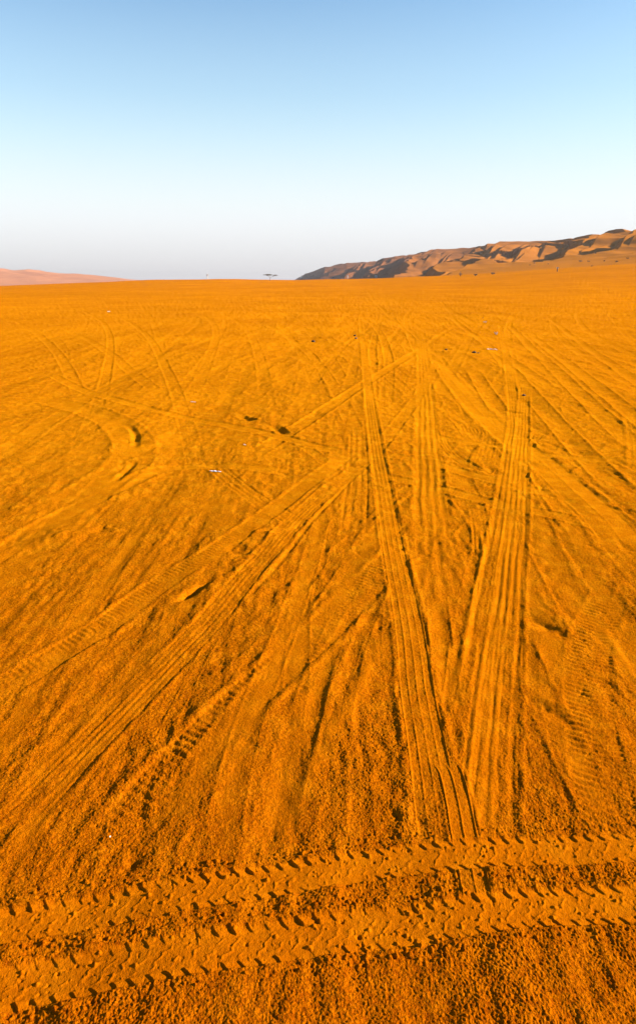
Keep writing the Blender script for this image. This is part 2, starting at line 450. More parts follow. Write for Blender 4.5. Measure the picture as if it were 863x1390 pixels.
# crumbs thrown out along their edges
for path in (LUGA, LUGB):
    for k in range(460):
        i = RNG.integers(18, len(path) - 19); t = RNG.uniform()
        p = path[i] * (1 - t) + path[i + 1] * t
        d = path[i + 1] - path[i]; d = d / np.linalg.norm(d); nn = np.array([d[1], -d[0]])
        side_ = RNG.choice([-1, 1, 1]) if path is LUGB else RNG.choice([-1, -1, 1])
        q = p + nn * side_ * (0.095 + abs(RNG.normal(0, 0.022))) if k % 3 else p + nn * RNG.uniform(-.09, .09)
        r0, az = math.hypot(*q), math.atan2(*q)
        rad = RNG.uniform(0.003, 0.0075)
        i0, i1 = np.searchsorted(RR, r0 - 2 * rad), np.searchsorted(RR, r0 + 2 * rad)
        j0, j1 = np.searchsorted(AA, az - 2 * rad / r0), np.searchsorted(AA, az + 2 * rad / r0)
        sl = (slice(i0, i1), slice(j0, j1))
        dd = ((X[sl] - q[0]) ** 2 + (Y[sl] - q[1]) ** 2) / rad ** 2
        Hd[sl] += (1.1 * rad if RNG.uniform() < 0.7 else -1.0 * rad) * np.exp(-dd ** 1.5)
Hd += (1 - np.clip(GR, 0, 1)) * 0.0008 * noise(X / 0.02, Y / 0.02, 77)

Z = zbase(X, Y) + Hb + Hd * (1 - 0.3 * sstep(100, 400, RG))


# ------------------------------------------------------------------ materials
def nt_new(name):
    m = bpy.data.materials.new(name); m.use_nodes = True
    nt = m.node_tree
    b = nt.nodes['Principled BSDF']
    return m, nt, b


def N(nt, typ, **kw):
    n = nt.nodes.new(typ)
    for k, v in kw.items():
        if k in n.inputs:
            n.inputs[k].default_value = v
        else:
            setattr(n, k, v)
    return n


def sand_mat(name, ca, cb, cc, scales, bumps):
    """three sand tones mixed by noise, plus fine grain bumps"""
    m, nt, b = nt_new(name)
    L = nt.links.new
    geo = N(nt, 'ShaderNodeNewGeometry')
    n1 = N(nt, 'ShaderNodeTexNoise', Scale=scales[0], Detail=6.0, Roughness=0.6)
    n2 = N(nt, 'ShaderNodeTexNoise', Scale=scales[1], Detail=4.0, Roughness=0.6)
    for n in (n1, n2):
        L(geo.outputs['Position'], n.inputs['Vector'])
    r1 = N(nt, 'ShaderNodeMapRange'); r1.inputs[1].default_value = 0.35; r1.inputs[2].default_value = 0.65
    r2 = N(nt, 'ShaderNodeMapRange'); r2.inputs[1].default_value = 0.45; r2.inputs[2].default_value = 0.75
    L(n1.outputs['Fac'], r1.inputs[0]); L(n2.outputs['Fac'], r2.inputs[0])
    m1 = N(nt, 'ShaderNodeMix', data_type='RGBA'); m2 = N(nt, 'ShaderNodeMix', data_type='RGBA')
    m1.inputs[6].default_value = (*ca, 1); m1.inputs[7].default_value = (*cb, 1)
    L(r1.outputs[0], m1.inputs[0])
    m2.inputs[7].default_value = (*cc, 1)
    L(m1.outputs[2], m2.inputs[6]); L(r2.outputs[0], m2.inputs[0])
    L(m2.outputs[2], b.inputs['Base Color'])
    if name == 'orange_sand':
        # coarse dark grains among the sand, and foreground shade painted into the colour, lighter with distance
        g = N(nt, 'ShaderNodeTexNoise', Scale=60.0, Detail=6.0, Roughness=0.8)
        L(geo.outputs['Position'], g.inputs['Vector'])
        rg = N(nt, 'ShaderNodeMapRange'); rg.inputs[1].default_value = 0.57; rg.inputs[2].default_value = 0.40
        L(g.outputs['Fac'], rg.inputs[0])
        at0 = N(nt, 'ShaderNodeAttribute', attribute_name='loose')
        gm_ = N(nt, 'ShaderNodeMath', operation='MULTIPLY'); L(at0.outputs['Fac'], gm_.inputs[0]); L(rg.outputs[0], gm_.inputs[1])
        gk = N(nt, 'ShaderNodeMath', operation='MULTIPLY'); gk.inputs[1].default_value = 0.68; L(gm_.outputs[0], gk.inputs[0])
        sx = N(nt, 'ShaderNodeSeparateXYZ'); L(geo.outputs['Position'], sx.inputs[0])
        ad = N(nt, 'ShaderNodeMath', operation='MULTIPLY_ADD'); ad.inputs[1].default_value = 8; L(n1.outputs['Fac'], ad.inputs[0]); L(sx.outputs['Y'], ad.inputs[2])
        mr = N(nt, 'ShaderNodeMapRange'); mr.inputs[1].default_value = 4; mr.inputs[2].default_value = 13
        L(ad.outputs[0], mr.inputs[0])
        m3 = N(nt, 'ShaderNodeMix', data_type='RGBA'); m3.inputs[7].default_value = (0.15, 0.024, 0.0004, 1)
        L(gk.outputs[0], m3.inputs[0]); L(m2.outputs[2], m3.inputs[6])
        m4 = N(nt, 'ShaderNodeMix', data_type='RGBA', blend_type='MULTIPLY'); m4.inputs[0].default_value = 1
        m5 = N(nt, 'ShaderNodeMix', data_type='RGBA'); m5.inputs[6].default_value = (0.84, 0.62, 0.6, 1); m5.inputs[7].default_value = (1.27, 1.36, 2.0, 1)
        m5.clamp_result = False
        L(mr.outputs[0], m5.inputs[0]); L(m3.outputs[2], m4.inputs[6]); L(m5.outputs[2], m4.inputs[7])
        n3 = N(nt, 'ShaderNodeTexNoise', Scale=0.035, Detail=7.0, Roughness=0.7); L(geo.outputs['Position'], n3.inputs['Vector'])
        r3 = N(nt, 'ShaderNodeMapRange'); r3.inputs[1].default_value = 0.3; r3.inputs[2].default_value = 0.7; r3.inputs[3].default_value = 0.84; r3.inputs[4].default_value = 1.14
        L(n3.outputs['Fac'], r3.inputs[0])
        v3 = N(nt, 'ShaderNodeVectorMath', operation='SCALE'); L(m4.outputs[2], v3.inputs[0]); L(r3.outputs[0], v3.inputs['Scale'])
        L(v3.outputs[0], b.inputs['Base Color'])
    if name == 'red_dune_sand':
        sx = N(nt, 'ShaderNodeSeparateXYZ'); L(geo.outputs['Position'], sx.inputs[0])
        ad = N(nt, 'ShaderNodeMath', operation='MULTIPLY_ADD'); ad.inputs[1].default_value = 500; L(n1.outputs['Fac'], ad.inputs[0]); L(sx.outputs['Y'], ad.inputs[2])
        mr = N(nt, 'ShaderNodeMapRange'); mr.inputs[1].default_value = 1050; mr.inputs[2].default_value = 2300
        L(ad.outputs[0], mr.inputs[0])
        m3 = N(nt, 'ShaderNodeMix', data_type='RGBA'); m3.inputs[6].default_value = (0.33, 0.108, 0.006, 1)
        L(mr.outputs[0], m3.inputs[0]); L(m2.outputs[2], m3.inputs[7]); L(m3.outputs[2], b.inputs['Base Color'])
    b.inputs['Roughness'].default_value = 0.95
    b.inputs['Specular IOR Level'].default_value = 0.0
    prev = None
    for sc, dist in bumps:
        t = N(nt, 'ShaderNodeTexNoise', Scale=sc, Detail=3.0, Roughness=0.6)
        L(geo.outputs['Position'], t.inputs['Vector'])
        bp = N(nt, 'ShaderNodeBump', Strength=1.0, Distance=dist)
        if name == 'orange_sand':
            at = N(nt, 'ShaderNodeAttribute', attribute_name='loose')
            mu = N(nt, 'ShaderNodeMath', operation='MULTIPLY'); mu.inputs[1].default_value = dist
            L(at.outputs['Fac'], mu.inputs[0]); L(mu.outputs[0], bp.inputs['Distance'])
        L(t.outputs['Fac'], bp.inputs['Height'])
        if prev is not None:
            L(prev.outputs['Normal'], bp.inputs['Normal'])
        prev = bp
    if prev is not None:
        L(prev.outputs['Normal'], b.inputs['Normal'])
    return m


def flat_mat(name, c, rough=0.8, vary=0.25, scale=8.0, bump=0.0):
    m, nt, b = nt_new(name)
    L = nt.links.new
    tc = N(nt, 'ShaderNodeTexCoord')
    n1 = N(nt, 'ShaderNodeTexNoise', Scale=scale, Detail=5.0)
    L(tc.outputs['Object'], n1.inputs['Vector'])
    mx = N(nt, 'ShaderNodeMix', data_type='RGBA')
    mx.inputs[6].default_value = (*[k * (1 - vary) for k in c], 1)
    mx.inputs[7].default_value = (*[min(1, k * (1 + vary)) for k in c], 1)
    L(n1.outputs['Fac'], mx.inputs[0]); L(mx.outputs[2], b.inputs['Base Color'])
    b.inputs['Roughness'].default_value = rough
    if bump:
        bp = N(nt, 'ShaderNodeBump', Strength=0.8, Distance=bump)
        L(n1.outputs['Fac'], bp.inputs['Height']); L(bp.outputs['Normal'], b.inputs['Normal'])
    return m


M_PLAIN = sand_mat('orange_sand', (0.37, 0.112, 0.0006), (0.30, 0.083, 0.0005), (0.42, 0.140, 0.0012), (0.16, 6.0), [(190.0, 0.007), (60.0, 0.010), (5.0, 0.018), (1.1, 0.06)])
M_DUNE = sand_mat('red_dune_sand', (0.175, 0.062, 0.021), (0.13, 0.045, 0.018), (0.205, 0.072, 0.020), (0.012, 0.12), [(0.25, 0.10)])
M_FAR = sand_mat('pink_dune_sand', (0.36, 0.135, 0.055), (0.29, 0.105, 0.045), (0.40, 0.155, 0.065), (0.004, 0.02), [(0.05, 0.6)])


# ------------------------------------------------------------------ mesh helpers
def mesh_np(name, V, F, mat, parent=None, smooth=True):
    me = bpy.data.meshes.new(name)
    me.vertices.add(len(V)); me.vertices.foreach_set('co', np.ascontiguousarray(V, np.float32).ravel())
    F = np.asarray(F, np.int32)
    me.loops.add(F.size); me.loops.foreach_set('vertex_index', F.ravel())
    me.polygons.add(len(F))
    me.polygons.foreach_set('loop_start', np.arange(0, F.size, F.shape[1], dtype=np.int32))
    me.polygons.foreach_set('use_smooth', np.full(len(F), smooth, bool))
    me.materials.append(mat)
    me.update(calc_edges=True)
    o = bpy.data.objects.new(name, me); COL.objects.link(o)
    if parent:
        o.parent = parent
    return o


def grid_faces(nr, na, wrap=False):
    i = np.arange(nr - 1)[:, None]; j = np.arange(na if wrap else na - 1)[None, :]
    j2 = (j + 1) % na
    return np.stack([i * na + j, i * na + j2, (i + 1) * na + j2, (i + 1) * na + j], -1).reshape(-1, 4)


V = np.stack([X, Y, Z], -1).reshape(-1, 3)
F = grid_faces(NR, NA, True)
F = F[:, ::-1]
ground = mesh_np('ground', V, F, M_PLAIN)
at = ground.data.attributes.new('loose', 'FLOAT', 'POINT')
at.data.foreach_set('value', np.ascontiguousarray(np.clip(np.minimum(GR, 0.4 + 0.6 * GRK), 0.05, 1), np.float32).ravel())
import bmesh
ground['kind'] = 'structure'

# ------------------------------------------------------------------ long dune ridge on the right
T = [(396, 382, 4900), (404, 377, 4600), (415, 371, 4200), (440, 363, 3600), (470, 358, 3100), (500, 356, 2750), (520, 353, 2560), (535, 349, 2450), (560, 348.5, 2250),
     (590, 343, 2050), (612, 342, 1920), (640, 338, 1800), (680, 334, 1630), (720, 331, 1500), (760, 327, 1370), (800, 321, 1270), (863, 313, 1130)]
t_az = [azim(u) for u, v, r in T]; t_R = [r for u, v, r in T]
t_H = [CAM_H + r * elev(u, v) for u, v, r in T]
t_az = [R(-6)] + t_az + [R(34), R(45), R(60), R(80)]
t_R = [5600] + t_R + [960, 850, 760, 700]
t_H = [-12] + t_H + [86, 84, 78, 60]
az = np.radians(np.concatenate([np.arange(-6, 26.5, 0.04), np.arange(26.5, 80, 0.25)]))
tt = np.concatenate([np.linspace(-0.12, 1.06, 480), np.linspace(1.07, 1.6, 30)])
Rc = np.interp(az, t_az, t_R); Hc = np.interp(az, t_az, t_H)
kf = np.interp(az, [R(-2), R(5), R(25), R(80)], [0.45, 0.34, 0.32, 0.30])
Rft = Rc * kf
TT, AZ = np.meshgrid(tt, az, indexing='ij')
RAD = Rft[None] + TT * (Rc - Rft)[None]
DX, DY = RAD * np.sin(AZ), RAD * np.cos(AZ)
zf = zbase(Rft * np.sin(az), Rft * np.cos(az))[None]
hh = (Hc[None] - zf)
tc = np.clip(TT, 0, 1)
base = np.where(TT < 1, tc ** 1.5, 1 - 0.9 * sstep(1.0, 1.7, TT))
DZ = zf + hh * base
EL0 = (DZ - CAM_H) / RAD


def base_pt(u, v):
    d = ray(u, v); e = elev(u, v)
    j = int(np.argmin(np.abs(az - math.atan2(d[0], d[1]))))
    k = np.nonzero(EL0[:, j] >= e)[0]
    i = int(k[0]) if len(k) else int(np.argmax(EL0[:, j]))
    return np.array([DX[i, j], DY[i, j]])


def spur(line, A, warp):
    """a sand spur: sharp crest along the line, steep slip face on the valley side, long gentle back"""
    m_ = 14 * A + 40
    x0, x1, y0, y1 = line[:, 0].min() - m_, line[:, 0].max() + m_, line[:, 1].min() - m_, line[:, 1].max() + m_
    sel = np.nonzero((DX > x0) & (DX < x1) & (DY > y0) & (DY < y1))
    px_, py_ = DX[sel], DY[sel]
    wv = warp * A
    qx = px_ + wv * (noise(px_ / 70, py_ / 70, 201) + 0.5 * noise(px_ / 28, py_ / 28, 202))
    qy = py_ + wv * (noise(px_ / 70, py_ / 70, 203) + 0.5 * noise(px_ / 28, py_ / 28, 204))
    best = np.full(px_.shape, 1e9); sg = np.zeros_like(best); sl = np.zeros_like(best); s0 = 0
    for a_, b_ in zip(line[:-1], line[1:]):
        d = b_ - a_; L = math.hypot(*d); d = d / L
        n_ = np.array([-d[1], d[0]])
        if n_ @ np.array([-0.9, -0.4]) < 0:
            n_ = -n_
        ex, ey = qx - a_[0], qy - a_[1]
        t = ex * d[0] + ey * d[1]; tcl = np.clip(t, 0, L)
        dd = np.hypot(ex - tcl * d[0], ey - tcl * d[1])
        up = dd < best
        best = np.where(up, dd, best); sg = np.where(up, ex * n_[0] + ey * n_[1], sg); sl = np.where(up, s0 + tcl, sl)
        s0 += L
    dist = np.sign(sg) * best
    tap = sstep(-0.02, 0.22, sl / s0) * (1 - 0.8 * sstep(0.72, 1.0, sl / s0))
    Lf = 1.35 * A * np.clip(tap, 0.25, 1)
    f = np.where(dist < 0, 0.35 * np.exp(dist / (3.5 * A)), np.where(dist < Lf, 0.35 - dist / Lf, -0.65 * np.exp(-(dist - Lf) / (4.0 * A))))
    # fade round the two ends of the line
    endd = np.minimum(np.hypot(qx - line[0][0], qy - line[0][1]), np.hypot(qx - line[-1][0], qy - line[-1][1]))
    f = f * np.clip(1.2 - np.abs(dist) / (12 * A), 0, 1)
    DZ[sel] += A * tap * f


for pts, th_ in [
        (((432, 366), (424, 370), (416, 375)), 3), (((455, 361), (446, 366), (436, 372)), 3.5),
        (((474, 358.5), (464, 363), (450, 370)), 4), (((497, 358.5), (480, 366), (455, 376)), 5),
        (((527, 352.5), (510, 362), (486, 375)), 7), (((557, 349), (545, 356), (520, 369)), 6),
        (((592, 344), (575, 350), (540, 368)), 10), (((628, 346), (614, 353), (592, 369)), 10),
        (((664, 337), (652, 342), (634, 352)), 7), (((702, 350), (672, 353), (648, 358), (612, 371)), 9),
        (((684, 336), (672, 341), (655, 349)), 6), (((748, 333), (728, 337), (700, 347)), 8),
        (((724, 339), (708, 344), (690, 349)), 5),
        (((842, 319), (812, 324), (790, 333), (762, 347)), 11), (((786, 329), (770, 334), (750, 343)), 6),
        (((884, 316), (862, 323), (838, 334), (822, 338)), 11), (((808, 321), (790, 324), (770, 328)), 4),
        (((775, 326), (755, 329.5), (738, 332)), 3.5), (((850, 314.5), (832, 317), (815, 319)), 4),
        (((960, 312), (930, 322), (892, 332)), 12), (((1060, 300), (1010, 315), (965, 332)), 13), (((1200, 300), (1120, 318), (1060, 345)), 18)]:
    P_ = np.array([base_pt(u, v) for u, v in pts])
    dR = float(np.mean(np.hypot(P_[:, 0], P_[:, 1])))
    spur(P_, (1.9 if pts[0][0] < 700 else 1.6) * th_ / 936 * dR, 0.5)
for k in range(85):
    u_ = RNG.uniform(425, 870); vt = float(np.interp(u_, [t_[0] for t_ in T], [t_[1] for t_ in T]))
    v_ = vt + RNG.uniform(1, 16) * (0.4 + 0.6 * (u_ - 400) / 460)
    du = RNG.uniform(10, 26)
    P_ = np.array([base_pt(u_, v_), base_pt(u_ - du * .5, v_ + du * .2), base_pt(u_ - du, v_ + du * 0.45)])
    if np.hypot(*(P_[1] - P_[0])) < 1 or np.hypot(*(P_[2] - P_[1])) < 1:
        continue
    dR = float(np.mean(np.hypot(P_[:, 0], P_[:, 1])))
    spur(P_, RNG.uniform(1.6, 4.0) / 936 * dR, 0.5)
DZ += np.clip(hh / 80, 0, 1) * (2.2 * noise(DX / 60, DY / 60, 88) + 0.8 * noise(DX / 22, DY / 22, 89)) * sstep(0.05, 0.4, TT)
DZ -= 5 * (1 - sstep(-0.12, 0.03, TT)) + 0.6 * (1 - sstep(0, 0.08, TT))
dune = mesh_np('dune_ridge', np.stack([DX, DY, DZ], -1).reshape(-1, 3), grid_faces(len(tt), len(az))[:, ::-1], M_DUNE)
dune['kind'] = 'structure'
def dune_z(x, y):
    a_, r_ = math.atan2(x, y), math.hypot(x, y)
    j = int(np.argmin(np.abs(az - a_))); i = int(np.argmin(np.abs(RAD[:, j] - r_)))
    return float(DZ[i, j])


def on_dune(u, v):
    d = ray(u, v); e = elev(u, v)
    j = int(np.argmin(np.abs(az - math.atan2(d[0], d[1]))))
    el = (DZ[:, j] - CAM_H) / RAD[:, j]
    k = np.nonzero(el >= e)[0]
    i = int(k[0]) if len(k) else 100
    return float(DX[i, j]), float(DY[i, j]), float(DZ[i, j])


# ------------------------------------------------------------------ low pale dunes far away on the left
L_ = [(-700, 352), (-400, 356), (-150, 361), (0, 364.5), (50, 367), (90, 371), (140, 375), (195, 380.5), (260, 385)]
laz = [azim(u) for u, v in L_]; lH = [CAM_H + 5200 * elev(u, v) for u, v in L_]
az2 = np.radians(np.arange(-55, -8, 0.06)); t2 = np.linspace(-0.2, 1.6, 130)
TT2, AZ2 = np.meshgrid(t2, az2, indexing='ij')
RAD2 = 3900 + 1300 * TT2
X2, Y2 = RAD2 * np.sin(AZ2), RAD2 * np.cos(AZ2)
h2 = np.interp(AZ2, laz, lH)
b2 = np.where(TT2 < 1, sstep(-0.2, 1.0, TT2), 1 - sstep(1.0, 1.7, TT2))
Z2 = -22 + (h2 + 22) * b2
p3 = X2 / 420 + Y2 / 600 + 0.8 * noise(X2 / 500, Y2 / 500, 91); f3 = p3 - np.floor(p3)
Z2 += (np.where(f3 < 0.65, f3 / 0.65, (1 - f3) / 0.35) - 0.5) * 9 * b2 * np.clip(h2 / 60, 0, 1) + 6 * noise(X2 / 160, Y2 / 160, 92) * b2 * np.clip(h2 / 60, 0, 1)
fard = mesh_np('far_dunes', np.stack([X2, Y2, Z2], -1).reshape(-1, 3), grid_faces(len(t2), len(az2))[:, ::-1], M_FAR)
fard['kind'] = 'structure'


# ------------------------------------------------------------------ things
def thing(name, loc, label, cat, group=None, rz=0.0):
    o = bpy.data.objects.new(name, None); COL.objects.link(o)
    o.location = loc; o.rotation_euler = (0, 0, rz)
    o['label'] = label; o['category'] = cat
    if group:
        o['group'] = group
    return o


def tag(o, label, cat, group=None):
    o['label'] = label; o['category'] = cat
    if group:
        o['group'] = group
    return o


def bm_obj(name, bm, mat, parent=None, smooth=False):
    bm.normal_update()
    me = bpy.data.meshes.new(name); bm.to_mesh(me); bm.free()
    me.materials.append(mat)
    for p in me.polygons:
        p.use_smooth = smooth
    o = bpy.data.objects.new(name, me); COL.objects.link(o)
    if parent:
        o.parent = parent
    return o


def tube(bm, p, q, r0, r1, n=7):
    p, q = np.array(p, float), np.array(q, float)
    d = q - p; d = d / np.linalg.norm(d)
    a_ = np.cross(d, [0, 0, 1.0]) if abs(d[2]) < 0.95 else np.cross(d, [1.0, 0, 0])
    a_ = a_ / np.linalg.norm(a_); b_ = np.cross(d, a_)
    rings = []
    for c, r in ((p, r0), (q, r1)):
        rings.append([bm.verts.new(tuple(c + r * (math.cos(2 * math.pi * k / n) * a_ + math.sin(2 * math.pi * k / n) * b_))) for k in range(n)])
    for k in range(n):
        bm.faces.new((rings[0][k], rings[0][(k + 1) % n], rings[1][(k + 1) % n], rings[1][k]))
    bm.faces.new(rings[0][::-1]); bm.faces.new(rings[1])


def box(bm, x0, x1, y0, y1, z0, z1):
    v = [bm.verts.new((x, y, z)) for z in (z0, z1) for (x, y) in ((x0, y0), (x1, y0), (x1, y1), (x0, y1))]
    for f in ((3, 2, 1, 0), (4, 5, 6, 7), (0, 1, 5, 4), (1, 2, 6, 5), (2, 3, 7, 6), (3, 0, 4, 7)):
        bm.faces.new([v[k] for k in f])


def leaves(bm, n, fn, size):
    """n small leaf faces at points given by fn()"""
    for _ in range(n):
        c = np.array(fn())
        a_ = RNG.normal(size=3); a_ /= np.linalg.norm(a_)
        b_ = np.cross(a_, RNG.normal(size=3)); b_ /= np.linalg.norm(b_)
        s = size * RNG.uniform(0.6, 1.4)
        bm.faces.new([bm.verts.new(tuple(c + s * k)) for k in (a_, b_ * 0.6, -a_, -b_ * 0.6)])


M_BARK = flat_mat('grey_bark', (0.16, 0.10, 0.07), 0.9, 0.3, 6)
M_LEAF = flat_mat('dry_acacia_leaf', (0.10, 0.085, 0.055), 0.7, 0.3, 2)
M_SCRUB = flat_mat('dusty_scrub', (0.10, 0.085, 0.06), 0.85, 0.35, 3)
M_WHITE = flat_mat('white_plaster', (0.5, 0.49, 0.47), 0.8, 0.06, 2)
M_PLASTIC = flat_mat('white_plastic', (0.5, 0.52, 0.56), 0.45, 0.06, 20)
M_METAL = flat_mat('pale_painted_metal', (0.5, 0.5, 0.49), 0.5, 0.06, 2)
M_STONE = flat_mat('dark_stone', (0.05, 0.03, 0.02), 0.9, 0.4, 20, 0.01)
M_PEBBLE = flat_mat('pale_pebble', (0.75, 0.62, 0.42), 0.8, 0.2, 60, 0.002)
M_DARKCLOTH = flat_mat('dark_weathered_wood', (0.07, 0.05, 0.04), 0.9, 0.3, 10)
M_TYRE = flat_mat('black_rubber', (0.02, 0.02, 0.02), 0.8, 0.2, 10)
M_GLASS = flat_mat('dark_window_glass', (0.03, 0.035, 0.04), 0.15, 0.1, 2)


def acacia(loc, h, crowns, label, cat='tree'):
    t = thing('acacia_tree', loc, label, cat)
    bm = bmesh.new()
    fork = (0.05 * h, 0, 0.48 * h)
    tube(bm, (0, 0, -0.2), (0.02 * h, 0.02, 0.25 * h), 0.045 * h, 0.034 * h)
    tube(bm, (0.02 * h, 0.02, 0.25 * h), fork, 0.034 * h, 0.026 * h)
    for (cx, cy, cz, rx, ry, rz) in crowns:
        m = (cx * 0.45, cy * 0.45, cz * 0.78)
        tube(bm, fork, m, 0.022 * h, 0.014 * h)
        for k in range(9):
            a_ = 2 * math.pi * k / 9
            tube(bm, m, (cx + rx * 0.75 * math.cos(a_), cy + ry * 0.75 * math.sin(a_), cz - rz * 0.1), 0.011 * h, 0.004 * h, 5)
    bm_obj('trunk', bm, M_BARK, t)
    bm = bmesh.new()
    for (cx, cy, cz, rx, ry, rz) in crowns:
        def fn():
            while True:
                a_ = RNG.uniform(0, 2 * math.pi); q = RNG.uniform() ** 0.5
                e = 1 + 0.22 * math.sin(3 * a_ + cx) + 0.12 * math.sin(7 * a_)
                z = RNG.uniform(-0.45, 1) * (1 - q ** 3)
                return cx + rx * q * e * math.cos(a_), cy + ry * q * e * math.sin(a_), cz + rz * z
        leaves(bm, int(420 * rx * ry / 4), fn, 0.17)
    bm_obj('crown', bm, M_LEAF, t)
    return t


p = on_ground(366, 381.4)
d = math.hypot(p[0], p[1])
print('tree dist', d)
k = d / 585.0
acacia((p[0], p[1], p[2]), 5.4 * k, [(-1.0 * k, 0, 4.9 * k, 3.4 * k, 3.0 * k, 0.75 * k), (4.4 * k, 1.0, 4.6 * k, 1.9 * k, 1.7 * k, 0.6 * k)],
       'flat-topped acacia tree standing alone on the horizon left of the long dune ridge')


def mast(loc, h, label):
    t = thing('communication_mast', loc, label, 'mast')
    bm = bmesh.new()
    w0, w1 = h * 0.045, h * 0.018
    for k in range(10):
        z0, z1 = h * 0.9 * k / 10, h * 0.9 * (k + 1) / 10
        a0, a1 = w0 + (w1 - w0) * k / 10, w0 + (w1 - w0) * (k + 1) / 10
        q0 = [(a0, a0, z0), (-a0, a0, z0), (-a0, -a0, z0), (a0, -a0, z0)]
        q1 = [(a1, a1, z1), (-a1, a1, z1), (-a1, -a1, z1), (a1, -a1, z1)]
        for m in range(4):
            tube(bm, q0[m], q1[m], 0.22, 0.22, 4)
            tube(bm, q0[m], q1[(m + 1) % 4], 0.14, 0.14, 4)
            tube(bm, q1[m], q1[(m + 1) % 4], 0.14, 0.14, 4)
    bm_obj('lattice', bm, M_METAL, t)
    bm = bmesh.new(); tube(bm, (0, 0, h * 0.9), (0, 0, h * 1.15), 0.2, 0.08, 5); bm_obj('aerial', bm, M_METAL, t)
    for a_ in (0.4, 2.4, 4.5):
        bm = bmesh.new()
        tube(bm, (1.0 * math.cos(a_), 1.0 * math.sin(a_), h * 0.8), (1.9 * math.cos(a_), 1.9 * math.sin(a_), h * 0.8), 1.3, 1.5, 12)
        bm_obj('dish', bm, M_WHITE, t)
    bm = bmesh.new(); box(bm, -3, 4.5, -4.2, -1.6, -0.5, 3.2); bm_obj('equipment_cabin', bm, M_WHITE, t)
    return t


dm = ray(282, 380.5); dm = dm / math.hypot(dm[0], dm[1]) * 1500
zm = float(zbase(dm[0], dm[1]))
mast((dm[0], dm[1], zm), 1500 * elev(282, 369.5) + CAM_H - zm, 'faint white lattice mast on the horizon left of the acacia tree')


def house(loc, w, dpt, h, label, rz):
    t = thing('low_house', loc, label, 'house', rz=rz)
    bm = bmesh.new(); box(bm, -w / 2, w / 2, -dpt / 2, dpt / 2, -1, h); bm_obj('wall', bm, M_WHITE, t)
    bm = bmesh.new(); box(bm, -w / 2 - .3, w / 2 + .3, -dpt / 2 - .3, dpt / 2 + .3, h, h + 0.35); bm_obj('roof', bm, M_WHITE, t)
    bm = bmesh.new(); box(bm, -w * .12, w * .06, -dpt / 2 - .08, -dpt / 2 - .003, 0, 2.2); bm_obj('door', bm, M_DARKCLOTH, t)
    for x in (-.36, .30):
        bm = bmesh.new(); box(bm, w * x - .6, w * x + .6, -dpt / 2 - .06, -dpt / 2 - .003, 1.1, 2.2); bm_obj('window', bm, M_GLASS, t)
    return t


def sit(u, v):
    """point on whatever surface (plain or dune foot) is seen at the pixel"""
    g = on_ground(u, v, 1100)
    dn = on_dune(u, v)
    d1, d2 = math.hypot(g[0], g[1]), math.hypot(dn[0], dn[1])
    e = elev(u, v)
    ok = abs((g[2] - CAM_H) / d1 - e) < 0.0012
    return g if ok and d1 < d2 else dn


q = sit(410, 376.5); house(q, 19, 9, 4.0, 'low white house at the far tip of the long dune ridge', R(15))
q = sit(510, 376.3); dd = math.hypot(q[0], q[1]); house(q, dd * 0.0030, dd * 0.003, dd * 0.0022, 'small white hut at the dune foot, right of the parked dark vehicle', R(-10))


def vehicle(loc, rz, label):
    t = thing('off_road_car', loc, label, 'car', rz=rz)
    sc = 1.0
    bm = bmesh.new()
    prof = [(-2.3, .45), (-2.35, 1.0), (-2.1, 1.85), (0.4, 1.9), (1.1, 1.25), (2.2, 1.12), (2.35, .5)]
    for s_ in (-.9,):
        a_ = [bm.verts.new((x, -.9, z)) for x, z in prof]; b_ = [bm.verts.new((x, .9, z)) for x, z in prof]
        bm.faces.new(a_[::-1]); bm.faces.new(b_)
        for k in range(len(prof)):
            bm.faces.new((a_[k], a_[(k + 1) % len(prof)], b_[(k + 1) % len(prof)], b_[k]))
    bm_obj('body', bm, M_DARKCLOTH, t)
    for s_ in (-1, 1):
        bm = bmesh.new(); box(bm, -1.95, .45, *( (-.93, -.905) if s_ < 0 else (.905, .93)), 1.25, 1.7); bm_obj('side_window', bm, M_GLASS, t)
        for x in (-1.45, 1.45):
            bm = bmesh.new(); tube(bm, (x, s_ * .68, .42), (x, s_ * .95, .42), .42, .42, 14); bm_obj('wheel', bm, M_TYRE, t)
    bm = bmesh.new(); box(bm, -1.6, .2, -.6, .6, 1.92, 2.1); bm_obj('roof_load', bm, M_WHITE, t)
    return t


q = sit(452, 377.6); o = vehicle(q, R(160), 'dark off-road car with a pale roof load parked at the foot of the distant dunes')
o.scale = (2.0,) * 3 if math.hypot(q[0], q[1]) > 1200 else (1.0,) * 3


def post(loc, h, w, mat, label, cap=True, group=None):
    t = thing('marker_post', loc, label, 'post', group)
    bm = bmesh.new(); tube(bm, (0, 0, -.3), (0, 0, h), w / 2, w / 2 * .8, 6); bm_obj('pole', bm, mat, t)
    if cap:
        bm = bmesh.new(); box(bm, -w * 1.1, w * 1.1, -w * .3, w * .3, h * .72, h); bm_obj('plate', bm, M_WHITE, t)
    return t


q = sit(472, 377.5); dd = math.hypot(q[0], q[1]); post(q, dd * .0042, dd * .0008, M_METAL, 'thin pale post between the dark car and the small white hut')
q = sit(756, 368.5); dd = math.hypot(q[0], q[1]); post(q, dd * .0058, dd * .0013, M_DARKCLOTH, 'dark post with a white plate on the slope at the right')


